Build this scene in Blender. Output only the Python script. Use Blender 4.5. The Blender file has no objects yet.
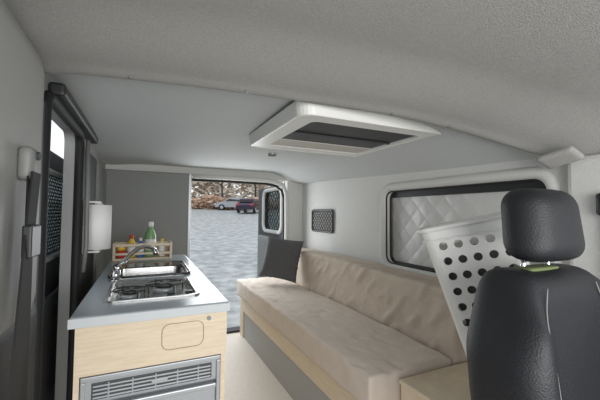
import bpy, bmesh, math, random
from mathutils import Vector, Matrix, noise
random.seed(3)
C=1.12   # eye height
S=bpy.context.scene
try:
    S.view_settings.view_transform='Standard'
except Exception: pass

# ---------------- materials
def mat(name,col,rough=.6,metal=0,nscale=0,namt=0.0,bump=0,bscale=None,spec=.5,col2=None,coat=0):
    m=bpy.data.materials.new(name); m.use_nodes=True
    nt=m.node_tree; b=nt.nodes['Principled BSDF']
    b.inputs['Base Color'].default_value=(*col,1); b.inputs['Roughness'].default_value=rough
    b.inputs['Metallic'].default_value=metal; b.inputs['Specular IOR Level'].default_value=spec
    b.inputs['Coat Weight'].default_value=coat
    tc=nt.nodes.new('ShaderNodeTexCoord')
    if nscale:
        n=nt.nodes.new('ShaderNodeTexNoise'); n.inputs['Scale'].default_value=nscale; n.inputs['Detail'].default_value=6
        nt.links.new(tc.outputs['Object'],n.inputs['Vector'])
        r=nt.nodes.new('ShaderNodeValToRGB')
        r.color_ramp.elements[0].position=.35; r.color_ramp.elements[1].position=.65
        c2=col2 if col2 else tuple(c*(1-namt) for c in col)
        r.color_ramp.elements[0].color=(*c2,1); r.color_ramp.elements[1].color=(*col,1)
        nt.links.new(n.outputs['Fac'],r.inputs['Fac']); nt.links.new(r.outputs['Color'],b.inputs['Base Color'])
    if bump:
        n2=nt.nodes.new('ShaderNodeTexNoise'); n2.inputs['Scale'].default_value=bscale or 200; n2.inputs['Detail'].default_value=4
        nt.links.new(tc.outputs['Object'],n2.inputs['Vector'])
        bp=nt.nodes.new('ShaderNodeBump'); bp.inputs['Strength'].default_value=bump; bp.inputs['Distance'].default_value=.01
        nt.links.new(n2.outputs['Fac'],bp.inputs['Height']); nt.links.new(bp.outputs['Normal'],b.inputs['Normal'])
    return m
def wood(name,c1,c2):
    m=mat(name,c1,.5); nt=m.node_tree; b=nt.nodes['Principled BSDF']
    tc=nt.nodes.new('ShaderNodeTexCoord'); mp=nt.nodes.new('ShaderNodeMapping'); mp.inputs['Scale'].default_value=(1.2,1.2,14)
    n=nt.nodes.new('ShaderNodeTexNoise'); n.inputs['Scale'].default_value=7; n.inputs['Detail'].default_value=8; n.inputs['Distortion'].default_value=1.2
    r=nt.nodes.new('ShaderNodeValToRGB'); r.color_ramp.elements[0].position=.3; r.color_ramp.elements[1].position=.7
    r.color_ramp.elements[0].color=(*c2,1); r.color_ramp.elements[1].color=(*c1,1)
    nt.links.new(tc.outputs['Object'],mp.inputs['Vector']); nt.links.new(mp.outputs['Vector'],n.inputs['Vector'])
    nt.links.new(n.outputs['Fac'],r.inputs['Fac']); nt.links.new(r.outputs['Color'],b.inputs['Base Color'])
    return m
M_head=mat('headliner_fabric',(.38,.375,.36),.95,nscale=260,namt=.2,bump=.3,bscale=300)
M_ceil=mat('ceiling_fabric',(.54,.56,.56),.85,nscale=180,namt=.08,bump=.1,bscale=250)
M_wall=mat('wall_fabric',(.63,.63,.61),.85,nscale=120,namt=.06,bump=.1,bscale=220)
M_pillar=mat('pillar_plastic',(.31,.31,.30),.6,bump=.1,bscale=400)
M_anchor=mat('belt_anchor_plastic',(.20,.20,.195),.5)
M_white=mat('white_plastic',(.78,.78,.75),.4)
M_black=mat('black_plastic',(.015,.016,.018),.45)
M_rubber=mat('black_rubber',(.008,.008,.009),.7)
M_dark=mat('dark_gray_trim',(.040,.043,.047),.6,bump=.1,bscale=300)
M_gray=mat('gray_panel',(.23,.24,.235),.6,nscale=60,namt=.05)
M_benchgray=mat('bench_gray_laminate',(.38,.38,.37),.55)
M_counter=mat('blue_gray_laminate',(.37,.42,.46),.28,nscale=300,namt=.08)
M_edge=mat('counter_edge_band',(.56,.59,.61),.35)
M_wood=wood('birch_laminate',(.76,.65,.49),(.67,.55,.40))
M_woodd=mat('wood_groove',(.40,.29,.18),.6)
M_steel=mat('stainless_steel',(.55,.55,.55),.25,1,nscale=40,namt=.1)
M_chrome=mat('chrome',(.6,.6,.6),.10,1)
M_alu=mat('aluminium_gray',(.42,.44,.46),.35,.4)
M_bglass=mat('black_glass',(.02,.02,.022),.08)
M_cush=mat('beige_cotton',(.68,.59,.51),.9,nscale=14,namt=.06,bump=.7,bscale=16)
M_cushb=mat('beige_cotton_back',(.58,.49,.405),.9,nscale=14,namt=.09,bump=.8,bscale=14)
M_pil=mat('gray_pillow_fabric',(.12,.12,.125),.95,nscale=200,namt=.3,bump=.2)
M_brown=mat('brown_leather',(.12,.055,.03),.6)
M_leather=mat('black_leather',(.010,.011,.014),.5,bump=.25,bscale=260)
M_fabk=mat('black_seat_fabric',(.018,.02,.025),.8,nscale=250,namt=.5,bump=.3,bscale=350)
M_stitch=mat('gray_stitching',(.22,.22,.22),.7)
M_basket=mat('white_basket_plastic',(.80,.80,.78),.4)
M_quilt=mat('silver_quilt',(.60,.60,.59),.45,.1,bump=.15,bscale=40)
M_floor=mat('floor_vinyl',(.75,.69,.61),.5,nscale=30,namt=.06)
M_net=mat('black_net',(.01,.01,.01),.8)
M_green=mat('green_liquid',(.20,.36,.16),.3); M_red=mat('red_plastic',(.6,.05,.04),.4)
M_yel=mat('yellow_plastic',(.75,.55,.05),.4); M_blue=mat('blue_plastic',(.05,.2,.6),.4)
M_paper=mat('white_paper',(.85,.85,.84),.9)
M_holeshade=mat('hole_shade_gray',(.10,.10,.10),.95)  # dark gray standing in for the shaded basket interior
M_lime=mat('lime_strap',(.14,.17,.07),.9)
def glass(name,tint=(.75,.8,.8),a=.2):
    m=bpy.data.materials.new(name); m.use_nodes=True; nt=m.node_tree; nt.nodes.clear()
    o=nt.nodes.new('ShaderNodeOutputMaterial'); mx=nt.nodes.new('ShaderNodeMixShader'); t=nt.nodes.new('ShaderNodeBsdfTransparent'); g=nt.nodes.new('ShaderNodeBsdfGlossy')
    t.inputs['Color'].default_value=(*tint,1); g.inputs['Roughness'].default_value=.05; mx.inputs[0].default_value=a*.4
    nt.links.new(t.outputs[0],mx.inputs[1]); nt.links.new(g.outputs[0],mx.inputs[2]); nt.links.new(mx.outputs[0],o.inputs[0]); return m
M_glass=glass('tinted_glass',(.45,.5,.5))

# ---------------- mesh helpers
def empty(name,loc=(0,0,0)):
    o=bpy.data.objects.new(name,None); S.collection.objects.link(o); o.location=loc; o.empty_display_size=.1; return o
def link(name,me,m=None,parent=None,smooth=False):
    o=bpy.data.objects.new(name,me); S.collection.objects.link(o)
    if m: me.materials.append(m)
    if parent: o.parent=parent; o.matrix_parent_inverse=Matrix.Translation(-Vector(parent.location))
    if smooth:
        for p in me.polygons: p.use_smooth=True
    return o
def fromdata(name,v,f,m=None,parent=None,smooth=False):
    me=bpy.data.meshes.new(name); me.from_pydata([tuple(a) for a in v],[],f); me.update()
    bm=bmesh.new(); bm.from_mesh(me); bmesh.ops.recalc_face_normals(bm,faces=bm.faces); bm.to_mesh(me); bm.free()
    return link(name,me,m,parent,smooth)
def box(name,x0,x1,y0,y1,z0,z1,m,parent=None,bev=0,seg=2):
    bm=bmesh.new(); bmesh.ops.create_cube(bm,size=1)
    for v in bm.verts: v.co=Vector(((x0+x1)/2+v.co.x*(x1-x0),(y0+y1)/2+v.co.y*(y1-y0),(z0+z1)/2+v.co.z*(z1-z0)))
    if bev: bmesh.ops.bevel(bm,geom=bm.edges[:],offset=bev,segments=seg,profile=.5,affect='EDGES')
    me=bpy.data.meshes.new(name); bm.to_mesh(me); bm.free(); return link(name,me,m,parent)
def cyl(name,p0,p1,r,m,parent=None,r2=None,n=24,smooth=True):
    p0=Vector(p0);p1=Vector(p1); bm=bmesh.new(); L=(p1-p0).length
    bmesh.ops.create_cone(bm,cap_ends=True,segments=n,radius1=r,radius2=r if r2 is None else r2,depth=L)
    q=(p1-p0).to_track_quat('Z','Y').to_matrix().to_4x4()
    bmesh.ops.transform(bm,matrix=Matrix.Translation((p0+p1)/2)@q,verts=bm.verts)
    me=bpy.data.meshes.new(name); bm.to_mesh(me); bm.free(); o=link(name,me,m,parent)
    for p in me.polygons: p.use_smooth=smooth and len(p.vertices)==4
    return o
def tube(name,pts,r,m,parent=None,closed=False,n=10):
    pts=[Vector(p) for p in pts]; N=len(pts); V=[];F=[]
    ref=None
    for i,p in enumerate(pts):
        if closed: t=pts[(i+1)%N]-pts[i-1]
        else: t=pts[min(i+1,N-1)]-pts[max(i-1,0)]
        t.normalize()
        if ref is None: ref=t.orthogonal()
        ref=(ref-t*ref.dot(t)).normalized(); b=t.cross(ref)
        for k in range(n):
            a=2*math.pi*k/n; V.append(p+(ref*math.cos(a)+b*math.sin(a))*r)
    for i in range(N if closed else N-1):
        j=(i+1)%N
        for k in range(n): F.append((i*n+k,i*n+(k+1)%n,j*n+(k+1)%n,j*n+k))
    if not closed: F.append(tuple(range(n))[::-1]); F.append(tuple((N-1)*n+k for k in range(n)))
    return fromdata(name,V,F,m,parent,True)
def soft(name,x0,x1,y0,y1,z0,z1,r,m,parent=None,step=.03,amp=0,nsc=5,fn=None,seed=0):
    cx,cy,cz=(x0+x1)/2,(y0+y1)/2,(z0+z1)/2; h=Vector(((x1-x0)/2,(y1-y0)/2,(z1-z0)/2))
    V={};vl=[];F=[]
    nn=[max(4,int(2*h[i]/step)) for i in range(3)]
    def vid(i,j,k):
        key=(i,j,k)
        if key not in V:
            p=Vector([(2*c/nn[a]-1)*h[a] for a,c in enumerate(key)])
            q=Vector([max(-(h[a]-r),min(h[a]-r,p[a])) for a in range(3)])
            d=p-q
            if d.length>1e-9: p=q+d.normalized()*min(r,d.length if sum(abs(c)>1e-9 for c in d)==1 else r)
            w=p+Vector((cx,cy,cz))
            if fn: w=fn(w,Vector((p[0]/h[0],p[1]/h[1],p[2]/h[2])))
            if amp:
                nz=noise.noise(w*nsc+Vector((seed,0,0)))+.5*noise.noise(w*nsc*2.3+Vector((0,seed,0)))
                w=w+Vector((p[0]/h[0],p[1]/h[1],p[2]/h[2]))*amp*nz
            V[key]=len(vl); vl.append(w)
        return V[key]
    for a in range(3):
        b,c=(a+1)%3,(a+2)%3
        for s in (0,nn[a]):
            for i in range(nn[b]):
                for j in range(nn[c]):
                    ks=[]
                    for (di,dj) in ((0,0),(1,0),(1,1),(0,1)):
                        k=[0,0,0];k[a]=s;k[b]=i+di;k[c]=j+dj; ks.append(vid(*k))
                    F.append(tuple(ks))
    return fromdata(name,vl,F,m,parent,True)
def rrect(w,h,r,n=6):
    P=[]
    for cx,cy,a0 in ((w/2-r,h/2-r,0),(-w/2+r,h/2-r,90),(-w/2+r,-h/2+r,180),(w/2-r,-h/2+r,270)):
        for i in range(n+1):
            a=math.radians(a0+90*i/n); P.append((cx+r*math.cos(a),cy+r*math.sin(a)))
    return P
def prism(name,P,fn0,fn1,m=None,parent=None):
    n=len(P); V=[fn0(p) for p in P]+[fn1(p) for p in P]
    F=[tuple(range(n)),tuple(range(2*n-1,n-1,-1))]+[(i,(i+1)%n,n+(i+1)%n,n+i) for i in range(n)]
    return fromdata(name,V,F,m,parent)
def cut(o,*cs):
    for c in cs:
        md=o.modifiers.new('b','BOOLEAN'); md.operation='DIFFERENCE'; md.object=c; md.solver='EXACT'
    dg=bpy.context.evaluated_depsgraph_get(); dg.update()
    me=bpy.data.meshes.new_from_object(o.evaluated_get(dg))
    o.modifiers.clear(); o.data=me
    for c in cs: bpy.data.objects.remove(c)
def net(name,o,u,v,w,h,sp,r,m,parent=None):
    o=Vector(o);u=Vector(u);v=Vector(v); nn=u.cross(v); V=[];F=[]
    def seg(a,b):
        t=(b-a).normalized(); s=t.cross(nn)*r; k=len(V)
        V.extend([a+s+nn*r,a-s+nn*r,a-s-nn*r,a+s-nn*r,b+s+nn*r,b-s+nn*r,b-s-nn*r,b+s-nn*r])
        for i in range(4): F.append((k+i,k+(i+1)%4,k+4+(i+1)%4,k+4+i))
    c=-h
    while c<w:
        x0,x1=max(0,c),min(w,c+h)
        if x1>x0:
            seg(o+u*x0+v*(x0-c),o+u*x1+v*(x1-c)); seg(o+u*x0+v*(h-(x0-c)),o+u*x1+v*(h-(x1-c)))
        c+=sp
    return fromdata(name,V,F,m,parent)

XL,XR,YR=-.30,1.47,3.1
# ---------------- profiles
hp=[(-.40,1.36,.455),(-.2,1.22,.435),(.2,1.12,.42),(.6,1.07,.41),(.9,1.02,.395),(1.2,.96,.352),(1.35,.86,.285),(1.47,.70,.20),(1.56,.6,.15)]
def lin(x,k):
    if x<=hp[0][0]: return hp[0][k]
    for a,b in zip(hp,hp[1:]):
        if x<=b[0]: return a[k]+(b[k]-a[k])*(x-a[0])/(b[0]-a[0])
    return hp[-1][k]
def pf(x,k): return sum(lin(x+d*.02,k) for d in range(-4,5))/9
def sm(t): t=max(0,min(1,t)); return t*t*(3-2*t)
# headliner (cab)
def zh(x,d): return pf(x,2)+.055*sm((d-.04)/.32)-.012*math.exp(-((d-.03)/.03)**2)
nx,ny=70,60; V=[];F=[]
for i in range(nx+1):
    x=-.38+i*(1.53+.38)/nx; ye=pf(x,1)
    for j in range(ny+1):
        d=(j/ny)**1.6*(ye+.55); V.append((x,ye-d,C+zh(x,d)))
for i in range(nx):
    for j in range(ny):
        a=i*(ny+1)+j; F.append((a,a+1,a+ny+2,a+ny+1))
hl=fromdata('ceiling_headliner',V,F,M_head,None,True)
md=hl.modifiers.new('s','SOLIDIFY'); md.thickness=.03; md.offset=1
if hl.data.polygons[0].normal.z<0: md.offset=-1
# camper ceiling
def zc(x,y):
    t=sm((y-.7)/2.4); zr=.405-.105*sm((x-1.1)/.37)-.02*sm((0-x)/.3)
    return (pf(x,2)+.035)*(1-t)+zr*t+.08*sm((pf(x,1)-.01-y)/.12)
V=[];F=[];nx,ny=60,60
for i in range(nx+1):
    x=-.36+i*(1.53+.36)/nx
    for j in range(ny+1):
        y0=pf(x,1)-.30; y=y0+j*(YR+.03-y0)/ny; V.append((x,y,C+zc(x,y)))
for i in range(nx):
    for j in range(ny):
        a=i*(ny+1)+j; F.append((a,a+1,a+ny+2,a+ny+1))
ce=fromdata('ceiling',V,F,M_ceil,None,True)
md=ce.modifiers.new('s','SOLIDIFY'); md.thickness=.03; md.offset=-1 if ce.data.polygons[0].normal.z<0 else 1

# ---------------- shell
box('floor',-.36,1.53,-.5,YR+.05,-.05,0,M_floor)
wr=box('wall_right',XR,XR+.06,.30,YR+.06,-.05,C+.42,M_wall)
wy,wz=(.79+1.77)/2,C-.085; ww,wh=.98,.47; wrad=.05
cut(wr,prism('c',rrect(ww,wh,wrad),lambda p:(XR-.1,wy+p[0],wz+p[1]),lambda p:(XR+.2,wy+p[0],wz+p[1])))
win=empty('window_1',(XR,wy,wz))
tube('moulding',[(XR+.004,wy+p[0],wz+p[1]) for p in rrect(ww+.06,wh+.06,.08)],.026,M_wall,win,True)
tube('rubber_seal',[(XR+.003,wy+p[0],wz+p[1]) for p in rrect(ww,wh,wrad)],.005,M_rubber,win,True)
tube('inner_frame',[(XR+.036,wy+p[0],wz+p[1]) for p in rrect(ww-.01,wh-.01,wrad)],.009,M_black,win,True)
# quilted thermal screen
V=[];F=[];nu,nv=170,80
for i in range(nu+1):
    for j in range(nv+1):
        a=(i/nu-.5)*(ww+.02); b=(j/nv-.5)*(wh+.02)
        s=.062; h=abs(math.sin(math.pi*(a+b)/(2*s)))*abs(math.sin(math.pi*(a-b)/(2*s)))
        V.append((XR+.05-.0045*h**.4+.006*noise.noise(Vector((a*7,b*7,0))),wy+a,wz+b))
for i in range(nu):
    for j in range(nv):
        a=i*(nv+1)+j; F.append((a,a+1,a+nv+2,a+nv+1))
fromdata('thermal_screen',V,F,M_quilt,win,True)
box('glass',XR+.064,XR+.070,wy-.5,wy+.5,wz-.24,wz+.24,M_bglass,win)
box('screen_header',XR+.030,XR+.046,wy-.47,wy+.47,wz+.195,wz+.228,M_black,win,.004)
box('wall_right_pillar',XR-.04,XR+.02,.50,.70,0,C+.22,M_wall,None,.018)
box('wall_right_front',XR-.0,XR+.06,-.1,.30,-.05,C-.25,M_dark)

# left wall with sliding door opening
wl=box('wall_left',XL-.06,XL,.55,YR+.06,-.05,C+.47,M_pillar)
oy0,oy1=1.28,1.92
cut(wl,prism('c',rrect(oy1-oy0,C+.38-.02,.05),lambda p:(XL-.2,(oy0+oy1)/2+p[0],(C+.38+.02)/2+p[1]),lambda p:(XL+.2,(oy0+oy1)/2+p[0],(C+.38+.02)/2+p[1])))
tube('trim_1',[(XL+.004,(oy0+oy1)/2+p[0],(C+.38+.02)/2+p[1]) for p in rrect(oy1-oy0,C+.38-.02,.06)],.020,M_rubber,None,True)
soft('trim_2',XL-.02,XL+.035,.62,1.17,.85,C+.43,.03,M_pillar,None,.04)
soft('trim_8',XL-.02,XL+.03,.62,1.20,.0,.87,.03,M_dark,None,.04)
box('trim_10',XL-.01,XL+.012,1.19,1.262,.0,C+.34,M_dark,None,.005)
box('trim_3',XL-.01,XL+.010,1.945,2.5,.0,C+.34,M_dark,None,.008)
box('trim_4',XL-.01,XL+.014,2.56,3.08,.2,C+.33,M_gray,None,.01)
box('trim_5',XL,XL+.05,1.32,2.2,C+.385,C+.43,M_black,None,.012)
tube('trim_9',[(XL+.03,1.97,C+.36),(XL+.035,1.96,C+.1),(XL+.04,1.95,.95),(XL+.03,1.95,.82)],.010,M_anchor)
# sliding door (open, outside)
sd=empty('door_1',(-.44,2.25,.8))
dp=box('door_panel',-.47,-.42,1.66,2.85,-.15,C+.30,M_dark,sd,.012)
cut(dp,prism('c',rrect(.86,.42,.06),lambda p:(-.6,2.25+p[0],C-.02+p[1]),lambda p:(-.3,2.25+p[0],C-.02+p[1])))
box('glass',-.455,-.449,1.8,2.7,C-.25,C+.21,M_glass,sd)
net('net',(-.425,1.82,C-.23),(0,1,0),(0,0,1),.86,.42,.035,.0016,M_net,sd)
tube('window_seal',[(-.418,2.25+p[0],C-.02+p[1]) for p in rrect(.86,.42,.06)],.014,M_pillar,sd,True)
soft('armrest_panel',-.425,-.39,1.75,2.7,.2,.72,.02,M_dark,sd,.05)

# rear wall
box('wall_rear',XL-.06,XR+.06,YR,YR+.06,C+.33,C+.47,M_wall)
box('wall_rear_pillar',1.30,XR+.02,YR-.02,YR+.06,0,C+.36,M_wall,None,.02)
box('wall_rear_sill',XL,XR,YR-.0,YR+.10,-.05,.02,M_black)
d2=empty('door_2',(.03,YR,.8))
box('panel',XL+.0,.355,YR-.03,YR+.02,.0,C+.345,M_gray,d2,.008)
box('edge_strip',.345,.37,YR-.035,YR+.03,.0,C+.34,M_alu,d2,.004)
arch=[(.38,YR-.02,C+.325),(.7,YR-.02,C+.325),(1.1,YR-.02,C+.32),(1.2,YR-.02,C+.305),(1.265,YR-.02,C+.26),(1.29,YR-.02,C+.18),(1.295,YR-.02,C-.1),(1.295,YR-.02,.02)]
tube('trim_6',arch,.02,M_wall)
tube('trim_7',[(a-.015 if a>1 else a,b+.03,c-.03) for a,b,c in arch],.012,M_rubber)
# open rear barn door
d3=empty('door_3',(1.34,3.6,.8))
rp=box('door_panel',1.33,1.38,3.2,4.12,-.2,C+.31,M_dark,d3,.015)
ry=3.58
cut(rp,prism('c',rrect(.56,.44,.07),lambda p:(1.2,ry+p[0],C+.03+p[1]),lambda p:(1.5,ry+p[0],C+.03+p[1])))
tube('window_frame',[(1.325,ry+p[0],C+.03+p[1]) for p in rrect(.60,.48,.09)],.022,M_wall,d3,True)
box('glass',1.35,1.355,ry-.3,ry+.3,C-.20,C+.26,M_glass,d3)
net('net',(1.335,ry-.28,C-.19),(0,1,0),(0,0,1),.56,.44,.08,.0025,M_net,d3)
soft('lower_trim',1.30,1.34,3.25,4.05,.0,.85,.02,M_gray,d3,.06)

# ---------------- kitchen
k=empty('kitchen_cabinet',(.03,1.9,.4))
kx0,kx1,ky0,ky1=-.188,.285,1.20,2.68
top=box('countertop',kx0-.01,kx1,ky0,ky1,.765,.80,M_counter,k,.006)
hob=(-.125,.205,1.34,1.70); snk=(-.15,.225,1.80,2.26)
def rc(b,g=0,r=.03):
    w,h=b[1]-b[0]+g,b[3]-b[2]+g; cx,cy=(b[0]+b[1])/2,(b[2]+b[3])/2
    return rrect(w,h,r),cx,cy
P,cx1,cy1=rc(hob,-.02); c1=prism('c',P,lambda p:(cx1+p[0],cy1+p[1],.6),lambda p:(cx1+p[0],cy1+p[1],.9))
P,cx2,cy2=rc(snk,-.02,.05); c2=prism('c',P,lambda p:(cx2+p[0],cy2+p[1],.6),lambda p:(cx2+p[0],cy2+p[1],.9))
cut(top,c1,c2)
box('edge_band',kx0-.012,kx1+.002,ky0-.004,ky0+.002,.768,.797,M_edge,k,.001)
box('front_panel',kx0+.02,kx1-.006,ky0+.012,ky0+.03,.615,.765,M_wood,k)
box('side_left',kx0+.005,kx0+.02,ky0+.012,ky1-.01,0,.765,M_wood,k)
box('side_right',kx1-.022,kx1-.006,ky0+.03,ky1-.01,0,.765,M_wood,k)
box('back_panel',kx0+.02,kx1-.022,ky1-.03,ky1-.01,0,.765,M_wood,k)
tube('hatch_groove',[(.130+p[0],ky0+.011,.700+p[1]) for p in rrect(.135,.085,.024)],.0013,M_woodd,k,True,6)
cyl('lock',(.215,ky0+.014,.748),(.215,ky0+.004,.748),.007,M_chrome,k)
# fridge
fr=empty('built_in_fridge',(.04,1.3,.3))
fx0,fx1=kx0+.022,kx1-.026
M_fd=mat('fridge_door',(.40,.42,.44),.35,.35)
box('body',fx0,fx1,ky0+.035,1.75,.02,.605,M_alu,fr)
box('frame_top',fx0,fx1,ky0+.012,ky0+.035,.595,.611,M_alu,fr,.003)
box('frame_left',fx0,fx0+.014,ky0+.012,ky0+.035,.02,.595,M_alu,fr,.003)
box('frame_right',fx1-.014,fx1,ky0+.012,ky0+.035,.02,.595,M_alu,fr,.003)
box('vent_strip',fx0+.014,fx1-.014,ky0+.020,ky0+.035,.528,.595,M_fd,fr)
box('vent_recess',fx0+.03,fx1-.03,ky0+.017,ky0+.021,.536,.588,mat('vent_recess',(.06,.065,.07),.5),fr,.002)
for i in range(4):
    z=.541+i*.0115; box('louver_%d'%i,fx0+.034,fx1-.034,ky0+.013,ky0+.018,z,z+.005,M_fd,fr,.001)
for i in range(5):
    x=fx0+.075+i*.068; box('louver_post_%d'%i,x,x+.004,ky0+.012,ky0+.018,.538,.586,M_fd,fr)
box('badge',fx0+.20,fx0+.25,ky0+.009,ky0+.014,.555,.568,M_alu,fr,.001)
box('door',fx0+.016,fx1-.016,ky0+.008,ky0+.035,.03,.520,M_fd,fr,.006)
box('handle',fx0+.016,fx1-.016,ky0+.0,ky0+.012,.505,.522,M_alu,fr,.004)
# hob
h=empty('gas_hob',(cx1,cy1,.8))
def pan(nm,b,depth,r,par,mm,rimh=.006,rim=.012):
    W,H=b[1]-b[0],b[3]-b[2]; cx,cy=(b[0]+b[1])/2,(b[2]+b[3])/2
    levels=[(0,.8005,1),(0,.8+rimh,1),(rim,.8+rimh,1),(rim+.006,.8-.004,1),(rim+.02,.8-depth,1),(rim+.09,.8-depth-.004,1)]
    V=[];F=[];n=28
    for ins,z,_ in levels:
        rr=max(.012,r-ins)
        for p in rrect(W-2*ins,H-2*ins,min(rr,(min(W,H)-2*ins)/2-.001),6): V.append((cx+p[0],cy+p[1],z))
    for l in range(len(levels)-1):
        for i in range(n): F.append((l*n+i,l*n+(i+1)%n,(l+1)*n+(i+1)%n,(l+1)*n+i))
    F.append(tuple((len(levels)-1)*n+i for i in range(n)))
    return fromdata(nm,V,F,mm,par,False)
pan('tray',hob,.014,.03,h,M_steel)
for bi,(bx,by,br) in enumerate(((.085,1.55,.045),(-.045,1.47,.034))):
    cyl('burner_%d'%bi,(bx,by,.782),(bx,by,.800),br,M_alu,h); cyl('burner_cap_%d'%bi,(bx,by,.80),(bx,by,.808),br*.75,M_black,h)
    for a in range(4):
        an=a*math.pi/2+.4; d=Vector((math.cos(an),math.sin(an),0)); c=Vector((bx,by,0)); q=br+.04
        tube('support_%d_%d'%(bi,a),[c+d*q+Vector((0,0,.786)),c+d*(q-.004)+Vector((0,0,.818)),c+d*(br*.5)+Vector((0,0,.818))],.003,M_black,h)
    tube('ring_%d'%bi,[(bx+(br+.025)*math.cos(i*math.pi/12),by+(br+.025)*math.sin(i*math.pi/12),.816) for i in range(24)],.0026,M_black,h,True,6)
cyl('knob',(.10,1.385,.785),(.10,1.385,.812),.014,M_black,h)
cyl('knob_2',(.165,1.385,.785),(.165,1.385,.812),.014,M_black,h)
# sink
s=empty('kitchen_sink',(cx2,cy2,.8))
pan('basin',snk,.12,.05,s,M_steel)
cyl('drain',(cx2,cy2,.677),(cx2,cy2,.681),.022,M_black,s)
tube('glass_rim',[(cx2+p[0],cy2+p[1],.807) for p in rrect(.375,.455,.05)],.006,M_bglass,s,True)
prism('glass_lid',rrect(.34,.17,.03),lambda p:(cx2+p[0],2.15+p[1],.808),lambda p:(cx2+p[0],2.15+p[1],.813),M_bglass,s)
f=empty('faucet',(-.12,1.76,.8))
fb=Vector((-.115,1.765,.80))
cyl('base',fb,fb+Vector((0,0,.05)),.020,M_chrome,f); cyl('collar',fb,fb+Vector((0,0,.008)),.028,M_chrome,f)
pts=[]
for i in range(15):
    t=i/14; pts.append(fb+Vector((.17*t,.14*t,.045+.095*math.sin(t*math.pi*.72)/.95)))
tube('spout',pts,.0095,M_chrome,f)
cyl('spout_tip',pts[-1],pts[-1]+Vector((.003,.002,-.025)),.012,M_chrome,f)
tube('lever',[fb+Vector((0,0,.05)),fb+Vector((-.005,-.01,.07)),fb+Vector((.05,-.06,.095))],.006,M_chrome,f)
# rack
r=empty('wooden_shelf_rack',(-.05,2.5,.8))
for x in (-.175,.17): box('post_%d'%(x>0),x-.008,x+.008,2.46,2.61,.80,.915,M_wood,r,.003)
box('rail_top',-.175,.17,2.46,2.47,.89,.91,M_wood,r,.002); box('rail_mid',-.175,.17,2.46,2.47,.835,.85,M_wood,r,.002)
box('bottom',-.167,.162,2.47,2.60,.80,.812,M_wood,r); box('rail_back',-.175,.17,2.61,2.62,.80,.91,M_wood,r)
def bottle(name,x,y,z,rad,hh,m,mc):
    e=empty(name,(x,y,z)); prof=[(0,rad*.9),(.03,rad),(.6,rad),(.72,rad*.75),(.8,rad*.4),(.86,rad*.4)]
    V=[];F=[];n=20
    for t,rr in prof:
        for i in range(n): V.append((x+rr*math.cos(2*math.pi*i/n),y+rr*math.sin(2*math.pi*i/n),z+t*hh))
    for l in range(len(prof)-1):
        for i in range(n): F.append((l*n+i,l*n+(i+1)%n,(l+1)*n+(i+1)%n,(l+1)*n+i))
    F.append(tuple(range(n))); F.append(tuple((len(prof)-1)*n+i for i in range(n)))
    fromdata('bottle_body',V,F,m,e,True); cyl('cap',(x,y,z+.85*hh),(x,y,z+hh),rad*.5,mc,e)
    cyl('label',(x,y,z+.2*hh),(x,y,z+.5*hh),rad*1.015,M_white,e)
bottle('dish_soap_bottle',.04,2.54,.813,.036,.24,M_green,M_white)
bottle('cleaner_bottle',-.075,2.53,.813,.026,.15,M_yel,M_red)
bottle('spice_bottle',-.020,2.53,.813,.022,.13,M_blue,M_white)
bottle('spice_bottle.001',.115,2.53,.813,.022,.12,M_white,M_yel)
sp=empty('sponge_stack',(-.13,2.53,.813))
soft('sponge_1',-.162,-.108,2.50,2.58,.813,.86,.01,M_red,sp,.02); soft('sponge_2',-.158,-.112,2.505,2.575,.86,.895,.01,M_yel,sp,.02)
# paper roll
pr=empty('paper_towel_roll',(-.225,2.04,1.03))
cyl('roll',(-.222,2.04,.925),(-.222,2.04,1.155),.062,M_paper,pr,n=40)
cyl('core',(-.222,2.04,.915),(-.222,2.04,1.165),.02,M_white,pr)
box('holder',-.289,-.276,2.02,2.06,.90,1.18,M_white,pr,.004)
box('arm_top',-.289,-.21,2.025,2.055,1.165,1.175,M_white,pr,.002); box('arm_bottom',-.289,-.21,2.025,2.055,.905,.915,M_white,pr,.002)

# ---------------- bench
b=empty('storage_bench',(1.1,2.1,.2))
bx0=.825
box('top_board',bx0,XR-.005,1.05,3.05,.345,.364,M_wood,b)
box('front_rail',bx0,bx0+.02,1.05,3.05,.235,.345,M_wood,b)
box('front_panel',bx0+.012,bx0+.025,1.05,3.05,.0,.235,M_benchgray,b)
for i,y in enumerate((1.05,2.96)): box('stile_%d'%i,bx0,bx0+.02,y,y+.09,.0,.235,M_wood,b)
box('end_panel',bx0+.02,XR-.01,3.03,3.05,0,.345,M_wood,b); box('near_panel',bx0+.02,XR-.01,1.05,1.07,0,.345,M_wood,b)
def seatfn(w,n):
    if n[2]>0: w.z+=(.004*math.sin(w.y*4.3)+.002*math.sin(w.y*11+w.x*9))*n[2]
    if n[0]<-.6: w.x+=.004*noise.noise(Vector((0,w.y*9,w.z*4)))
    if n[2]>.5: w.z-=.008*max(0,noise.noise(Vector((w.x*22+w.y*6,w.y*9,2)))-.12)/.4
    return w
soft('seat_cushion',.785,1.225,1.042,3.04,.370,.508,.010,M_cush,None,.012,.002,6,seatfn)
def backfn(w,n):
    w.x+=.03*(n[2]*.5+.5)*(1 if n[0]<0 else 0)
    w.z+=(-.004*(1-n[0])*.5+ .007*math.sin(w.y*3.1+1))*max(n[2],0)
    if n[0]<0:
        w.x+=.005*noise.noise(Vector((w.x*3,w.y*5+w.z*9,w.z*6)))
        w.x-=.010*max(0,noise.noise(Vector((w.y*16+w.z*14,w.z*7-w.y*2,7)))-.1)/.5
    return w
soft('backrest_cushion',1.238,1.440,1.045,3.03,.372,.788,.016,M_cushb,None,.012,.004,5,backfn,seed=4)
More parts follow.
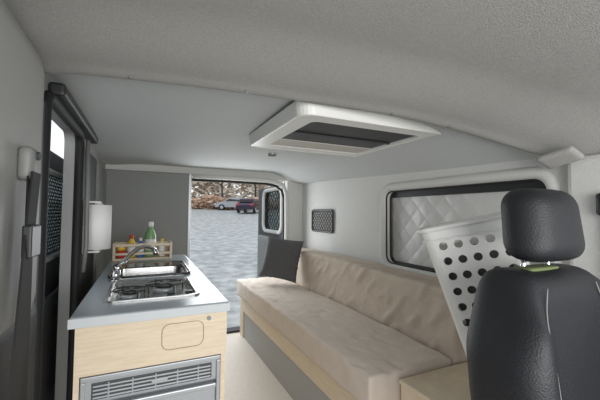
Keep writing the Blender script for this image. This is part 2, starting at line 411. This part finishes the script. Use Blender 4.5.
# pillow
pe=empty('throw_pillow',(1.10,2.82,.70))
V=[];F=[];n=26
for s_ in (1,-1):
    for i in range(n+1):
        for j in range(n+1):
            u=i/n*2-1; v=j/n*2-1
            t=.06*((1-u**4)*(1-v**4))**.5
            V.append(Vector((u*.165*(1-.07*(1-v*v)),s_*t+.004*noise.noise(Vector((u*3,v*3,s_))),v*.185*(1-.07*(1-u*u)))))
off=(n+1)**2
for sidx in (0,off):
    for i in range(n):
        for j in range(n):
            a=sidx+i*(n+1)+j; F.append((a,a+1,a+n+2,a+n+1))
R=Matrix.Translation((1.10,2.72,.722))@Matrix.Rotation(math.radians(-30),4,'Z')@Matrix.Rotation(math.radians(-16),4,'X')@Matrix.Rotation(math.radians(9),4,'Y')
V=[R@v for v in V]
fromdata('cover',V,F,M_pil,pe,True)
for zz in (.04,-.06):
    tube('strap_%d'%(zz>0),[R@Vector((.155,-.005,zz)),R@Vector((.13,-.034,zz)),R@Vector((.09,-.054,zz))],.008,M_brown,pe)
# near wood box
wb=empty('wooden_storage_box',(1.2,.83,.24))
box('body',.925,XR-.045,.615,1.030,0,.455,M_wood,wb,.002)
box('lid',.918,XR-.043,.612,1.033,.457,.475,M_wood,wb,.004)
box('lid_recess',1.0,1.10,.66,.69,.4745,.4765,M_woodd,wb,.0005)

# ---------------- laundry_basket
V=[];F=[];n=28;H=.56
lv=[0,.12,.3,.5,.7,.9,1.0]
for t in lv:
    w=.22+.11*t; d=.19+.07*t
    for p in rrect(w,d,.035): V.append((p[0],p[1],t*H))
for l in range(len(lv)-1):
    for i in range(n): F.append((l*n+i,l*n+(i+1)%n,(l+1)*n+(i+1)%n,(l+1)*n+i))
F.append(tuple(range(n)))
BK=fromdata('laundry_basket',V,F,M_basket)
md=BK.modifiers.new('s','SOLIDIFY'); md.thickness=.007; md.offset=-1
def cylset(ax):
    bm=bmesh.new()
    for rrow in range(9):
        z=.05+rrow*.055
        cols=[-.092,-.046,0,.046,.092] if ax=='Y' else [-.058,0,.058]
        fac=.82+.32*z/H
        for c in cols:
            c*=fac
            if ax=='Y': mtx=Matrix.Translation((c,0,z))@Matrix.Rotation(math.pi/2,4,'X')
            else: mtx=Matrix.Translation((0,c,z))@Matrix.Rotation(math.pi/2,4,'Y')
            bmesh.ops.create_cone(bm,cap_ends=True,segments=16,radius1=.0145,radius2=.0145,depth=.6,matrix=mtx)
    me=bpy.data.meshes.new('c'); bm.to_mesh(me); bm.free(); return link('c',me)
cut(BK,cylset('Y')); cut(BK,cylset('X'))
for p in BK.data.polygons: p.use_smooth=False
MB=Matrix.Translation((1.205,.79,.552))@Matrix.Rotation(math.radians(-48),4,'Z')@Matrix.Rotation(math.radians(-13),4,'Y')
BK.matrix_world=MB
rim=tube('rim',[(p[0],p[1],H-.004) for p in rrect(.342,.272,.04)],.009,M_basket,None,True)
rim2=tube('rim_lower',[(p[0],p[1],H-.045) for p in rrect(.328,.258,.04)],.004,M_basket,None,True)
for q in (rim,rim2): q.parent=BK
def lf(w,n):
    t=w.z/H; w.x*=(.22+.11*t)/.30; w.y*=(.19+.07*t)/.25; return w
cl=soft('hole_shade_fill',-.11,.11,-.085,.085,.012,H-.10,.05,M_holeshade,None,.03,.012,8,lf); cl.parent=BK  # added dark block inside the basket so its holes read as shade

# ---------------- front seat
seat=empty('car_seat',(.95,.45,.5))
sx,sy=.985,.52
def bf(w,n):
    v=(w.z-.42)/.57
    w.x=sx+(w.x-sx)*(1-.42*sm((v-.60)/.45)-.06*sm((.3-v)/.3))
    bol=abs((w.x-sx)/.26)
    if n[1]<0: w.y-=.055*sm((bol-.45)/.4)*(1-sm((v-.75)/.25))
    w.y+=.07*(v-.5)
    return w
soft('backrest',sx-.268,sx+.268,sy-.075,sy+.075,.42,.980,.06,M_leather,seat,.02,.003,6,bf)
hx=sx-.008
def hf(w,n):
    w.x=hx+(w.x-hx)*(1-.14*(n[2]*.5+.5))
    if n[1]<0: w.y-=.02*(1-n[0]**2)
    w.y+=.01*n[2]; return w
soft('headrest',hx-.122,hx+.122,sy-.03,sy+.075,C-.120,C+.072,.05,M_leather,seat,.014,0,5,hf)
for q in (-.055,.055): cyl('post_%d'%(q>0),(hx+q,sy+.04,.93),(hx+q,sy+.03,C-.09),.007,M_chrome,seat)
soft('strap',sx-.085,sx+.04,sy+.0,sy+.05,.973,.984,.005,M_lime,seat,.01)
for sgn in (-1,1):
    pts=[]
    for i in range(30):
        v=i/29; z=.45+v*.495; w=Vector((sx+sgn*.165,sy-.075,z)); q=bf(w.copy(),Vector((sgn*.6,-1,0)))
        q.y-=.003; pts.append(q)
    tube('seam_%d'%(sgn>0),pts,.0017,M_stitch,seat,False,6)
soft('seat_cushion_part',sx-.26,sx+.26,-.02,.50,.36,.50,.055,M_fabk,seat,.03)
box('pedestal',sx-.20,sx+.20,.02,.48,.0,.36,M_dark,seat,.02)

# ---------------- seat belts
def belt(name,pts,w,par,m=M_net):
    V=[];F=[]
    for p in pts:
        p=Vector(p); V+= [p+Vector((0,-w/2,0)),p+Vector((0,w/2,0)),p+Vector((.004,w/2,0)),p+Vector((.004,-w/2,0))]
    for i in range(len(pts)-1):
        for k2 in range(4): F.append((i*4+k2,i*4+(k2+1)%4,i*4+4+(k2+1)%4,i*4+4+k2))
    return fromdata(name,V,F,m,par)
sb=empty('seat_belt',(XL+.05,1.0,1.2))
belt('webbing',[(XL+.055,.97,C+.09),(XL+.056,.965,C-.05),(XL+.06,.95,.8),(XL+.06,.93,.2)],.055,sb)
belt('webbing_front',[(XL+.066,.96,C+.09),(XL+.075,.89,C-.06),(XL+.09,.80,.88),(XL+.10,.70,.6)],.06,sb)
soft('anchor',XL+.034,XL+.066,.94,1.00,C+.07,C+.15,.014,M_anchor,sb,.01)
cyl('bolt',(XL+.03,.97,C+.13),(XL+.072,.97,C+.13),.010,M_dark,sb)
box('buckle_tongue',XL+.070,XL+.088,.865,.935,C-.10,C-.03,M_black,sb,.004)
sb2=empty('seat_belt.001',(XR-.05,.6,1.2))
belt('webbing',[(XR-.06,.56,C+.04),(XR-.062,.55,.75),(XR-.065,.54,.2)],.045,sb2)
soft('anchor',XR-.075,XR-.042,.52,.60,C+.0,C+.08,.014,M_black,sb2,.01)

# ---------------- ceiling vent
v=empty('roof_vent',(.9,1.46,C+.4))
x0,x1,y0,y1=.505,1.285,1.08,1.80; zt=C+.425; zb=C+.372; vx,vy=(x0+x1)/2,(y0+y1)/2
fm=prism('frame',rrect(x1-x0,y1-y0,.06),lambda p:(vx+p[0],vy+p[1],zt),lambda p:(vx+p[0]*.97,vy+p[1]*.97,zb),M_white,v)
cut(fm,prism('c',rrect(.58,.53,.03),lambda p:(vx+p[0],vy+p[1],zb-.03),lambda p:(vx+p[0],vy+p[1],zt-.008)))
box('blind_cassette',vx-.285,vx+.285,vy+.12,vy+.26,zb+.004,zt-.012,mat('vent_blind',(.50,.48,.44),.7),v,.004)
box('fly_screen',vx-.288,vx+.288,vy-.262,vy+.12,zb+.010,zb+.016,M_black,v)
box('screen_bar',vx-.285,vx+.285,vy-.05,vy-.035,zb+.002,zb+.009,M_dark,v,.002)
tube('rim',[(vx+p[0],vy+p[1],zb+.004) for p in rrect((x1-x0)*.955,(y1-y0)*.955,.06)],.007,M_white,v,True)
cl=empty('ceiling_light',(.80,2.18,C+.41)); lz=C+zc(.80,2.18)
cyl('ring',(.80,2.18,lz-.010),(.80,2.18,lz+.01),.032,M_chrome,cl); cyl('lens',(.80,2.18,lz-.013),(.80,2.18,lz-.009),.024,M_dark,cl)
for i,x in enumerate((-.05,.30,.85,1.1)):
    yy=pf(x,1)-.04; zz=C+zh(x,.04); cyl('headliner_clip' if i==0 else 'headliner_clip.%03d'%i,(x,yy,zz-.005),(x,yy,zz+.004),.007,M_anchor)
gc=soft('grab_handle_cap',-.045,.045,-.06,.06,-.012,.012,.011,M_head,None,.01)
gc.location=(1.375,.69,C+.212); gc.rotation_euler=(math.radians(-14),math.radians(18),0)
# mesh pocket
mp=empty('mesh_pocket',(XR,2.65,C-.07))
tube('frame',[(XR-.012,2.64+p[0],C-.065+p[1]) for p in rrect(.38,.19,.02)],.009,M_black,mp,True)
net('net',(XR-.014,2.46,C-.15),(0,1,0),(0,0,1),.36,.17,.045,.0022,M_net,mp)
box('backing',XR-.006,XR-.001,2.46,2.82,C-.155,C+.025,M_wall,mp)

# ---------------- outside
def gz(y): return C-1.67+.054*(y-2)
ga=mat('wet_asphalt',(.52,.54,.54),.45,nscale=3.5,col2=(.24,.26,.265),bump=.9,bscale=14)
gnd=fromdata('parking_lot_ground',[(-60,-30,gz(-30)),(80,-30,gz(-30)),(80,60,gz(60)),(-60,60,gz(60))],[(0,1,2,3)],ga)
def bush(name,x0,x1,y,h,m,seed,cnt,s1=.38):
    V=[];F=[];rnd=random.Random(seed)
    for i in range(cnt):
        x=rnd.uniform(x0,x1); yy=y+rnd.uniform(-1,1); t=rnd.random(); hh=h*(.7+.3*math.sin(x*.5+seed)**2)
        z=gz(yy)+t*hh; s=rnd.uniform(.12,s1)
        a,bb=rnd.uniform(0,6.3),rnd.uniform(-1,1)
        u=Vector((math.cos(a),math.sin(a),bb)).normalized()*s; w=u.orthogonal().normalized()*s*.5
        c=Vector((x,yy,z)); kk=len(V); V.extend([c-u,c+w,c+u,c-w]); F.append((kk,kk+1,kk+2,kk+3))
    return fromdata(name,V,F,m)
M_dry=mat('dry_foliage',(.70,.50,.38),.9,nscale=1.2,col2=(.36,.22,.14)); M_pale=mat('pale_foliage',(.88,.80,.70),.9,nscale=.8,col2=(.55,.44,.34))
bush('hedge',-2,34,41,1.6,M_dry,1,7000); bush('hedge.001',-2,36,46,8,M_pale,2,10000,.6); bush('hedge.002',-25,-9,14,3.5,M_dry,5,5000)
M_bark=mat('bark',(.07,.055,.045),.9)
def tree(name,x,y,h,seed):
    rnd=random.Random(seed); e=empty(name,(x,y,gz(y))); base=Vector((x,y,gz(y)))
    pts=[base+Vector((.1*math.sin(i),.1*math.cos(i*1.3),h*i/6)) for i in range(7)]
    tube('trunk',pts,.11,M_bark,e,False,7)
    for i in range(16):
        s0=base+Vector((0,0,h*(.35+.6*i/16))); a=rnd.uniform(0,6.3); L=rnd.uniform(1,2.2)
        d=Vector((math.cos(a),math.sin(a)*.4,rnd.uniform(.1,.7)))
        tube('branch_%d'%i,[s0,s0+d*L*.5+Vector((0,0,.1)),s0+d*L+Vector((0,0,.05))],.035,M_bark,e,False,5)
for i,(x,y) in enumerate(((5,43.3),(9,43.5),(13.5,43.4))): tree('bare_tree' if i==0 else 'bare_tree.%03d'%i,x,y,7,i)
def car(name,x,y,rot,col):
    e=empty(name,(0,0,0)); m=mat(name+'_paint',col,.25,.2,coat=.5)
    P=[(-2.1,.35),(-2.15,.75),(-1.95,.95),(-1.6,1.0),(-1.2,1.42),(.5,1.45),(1.15,1.0),(1.95,.85),(2.15,.6),(2.1,.35)]
    def tap(z): return .86 if z<1.05 else .68
    prism('body',P,lambda p:(p[0],-tap(p[1]),p[1]),lambda p:(p[0],tap(p[1]),p[1]),m,e)
    G=[(-1.5,1.02),(-1.17,1.37),(.45,1.39),(.98,1.02)]
    prism('side_windows',G,lambda p:(p[0],-(.87 if p[1]<1.1 else .70),p[1]),lambda p:(p[0],(.87 if p[1]<1.1 else .70),p[1]),M_bglass,e)
    box('rear_window',-1.62,-1.3,-.62,.62,1.05,1.3,M_bglass,e)
    for i,(wx,wy_) in enumerate(((-1.35,-.8),(-1.35,.8),(1.35,-.8),(1.35,.8))):
        cyl('wheel_%d'%i,(wx,wy_-.1,.33),(wx,wy_+.1,.33),.33,M_rubber,e); cyl('hub_%d'%i,(wx,wy_-.11,.33),(wx,wy_+.11,.33),.18,M_alu,e)
    for sg in (-1,1):
        box('tail_light_%d'%(sg>0),-2.17,-2.05,sg*.7-.14,sg*.7+.14,.72,.9,M_red,e,.02)
        box('headlight_%d'%(sg>0),2.0,2.16,sg*.62-.17,sg*.62+.17,.62,.76,M_white,e,.02)
    e.location=(x,y,gz(y)); e.rotation_euler=(0,0,rot)
def at(px,d):
    t=(px-300)/331; return d*(.424+.906*t),d*(.906-.424*t)
x,y=at(250,34); car('parked_car',x,y,math.radians(60),(.03,.015,.05))
x,y=at(234,39); car('parked_car.001',x,y,math.radians(165),(.35,.36,.38))

# ---------------- light
w=bpy.data.worlds.new('world'); S.world=w; w.use_nodes=True
bg=w.node_tree.nodes['Background']; bg.inputs[0].default_value=(.90,.95,1,1); bg.inputs[1].default_value=1.2
def area(name,loc,target,sx_,sy_,p,col=(1,1,1)):
    l=bpy.data.lights.new(name,'AREA'); l.shape='RECTANGLE'; l.size=sx_; l.size_y=sy_; l.energy=p; l.color=col
    o=bpy.data.objects.new(name,l); S.collection.objects.link(o); o.location=loc
    o.rotation_euler=(Vector(target)-Vector(loc)).to_track_quat('-Z','Y').to_euler()
area('windshield_daylight',(.6,-1.0,1.10),(.6,1.5,1.10),1.7,.9,37,(1,.985,.96))
area('rear_daylight',(.72,3.4,1.0),(.72,1.5,.9),.7,1.0,14,(.94,.98,1))

# ---------------- camera
cam=bpy.data.cameras.new('camera'); co=bpy.data.objects.new('camera',cam); S.collection.objects.link(co)
cam.sensor_width=36; cam.lens=331/600*36; cam.clip_start=.02
th=math.atan(155/331)
co.matrix_world=Matrix.Translation((0,0,C))@Matrix.Rotation(-th,4,'Z')@Matrix.Rotation(math.radians(92.32),4,'X')@Matrix.Rotation(math.radians(.5),4,'Z')
S.camera=co
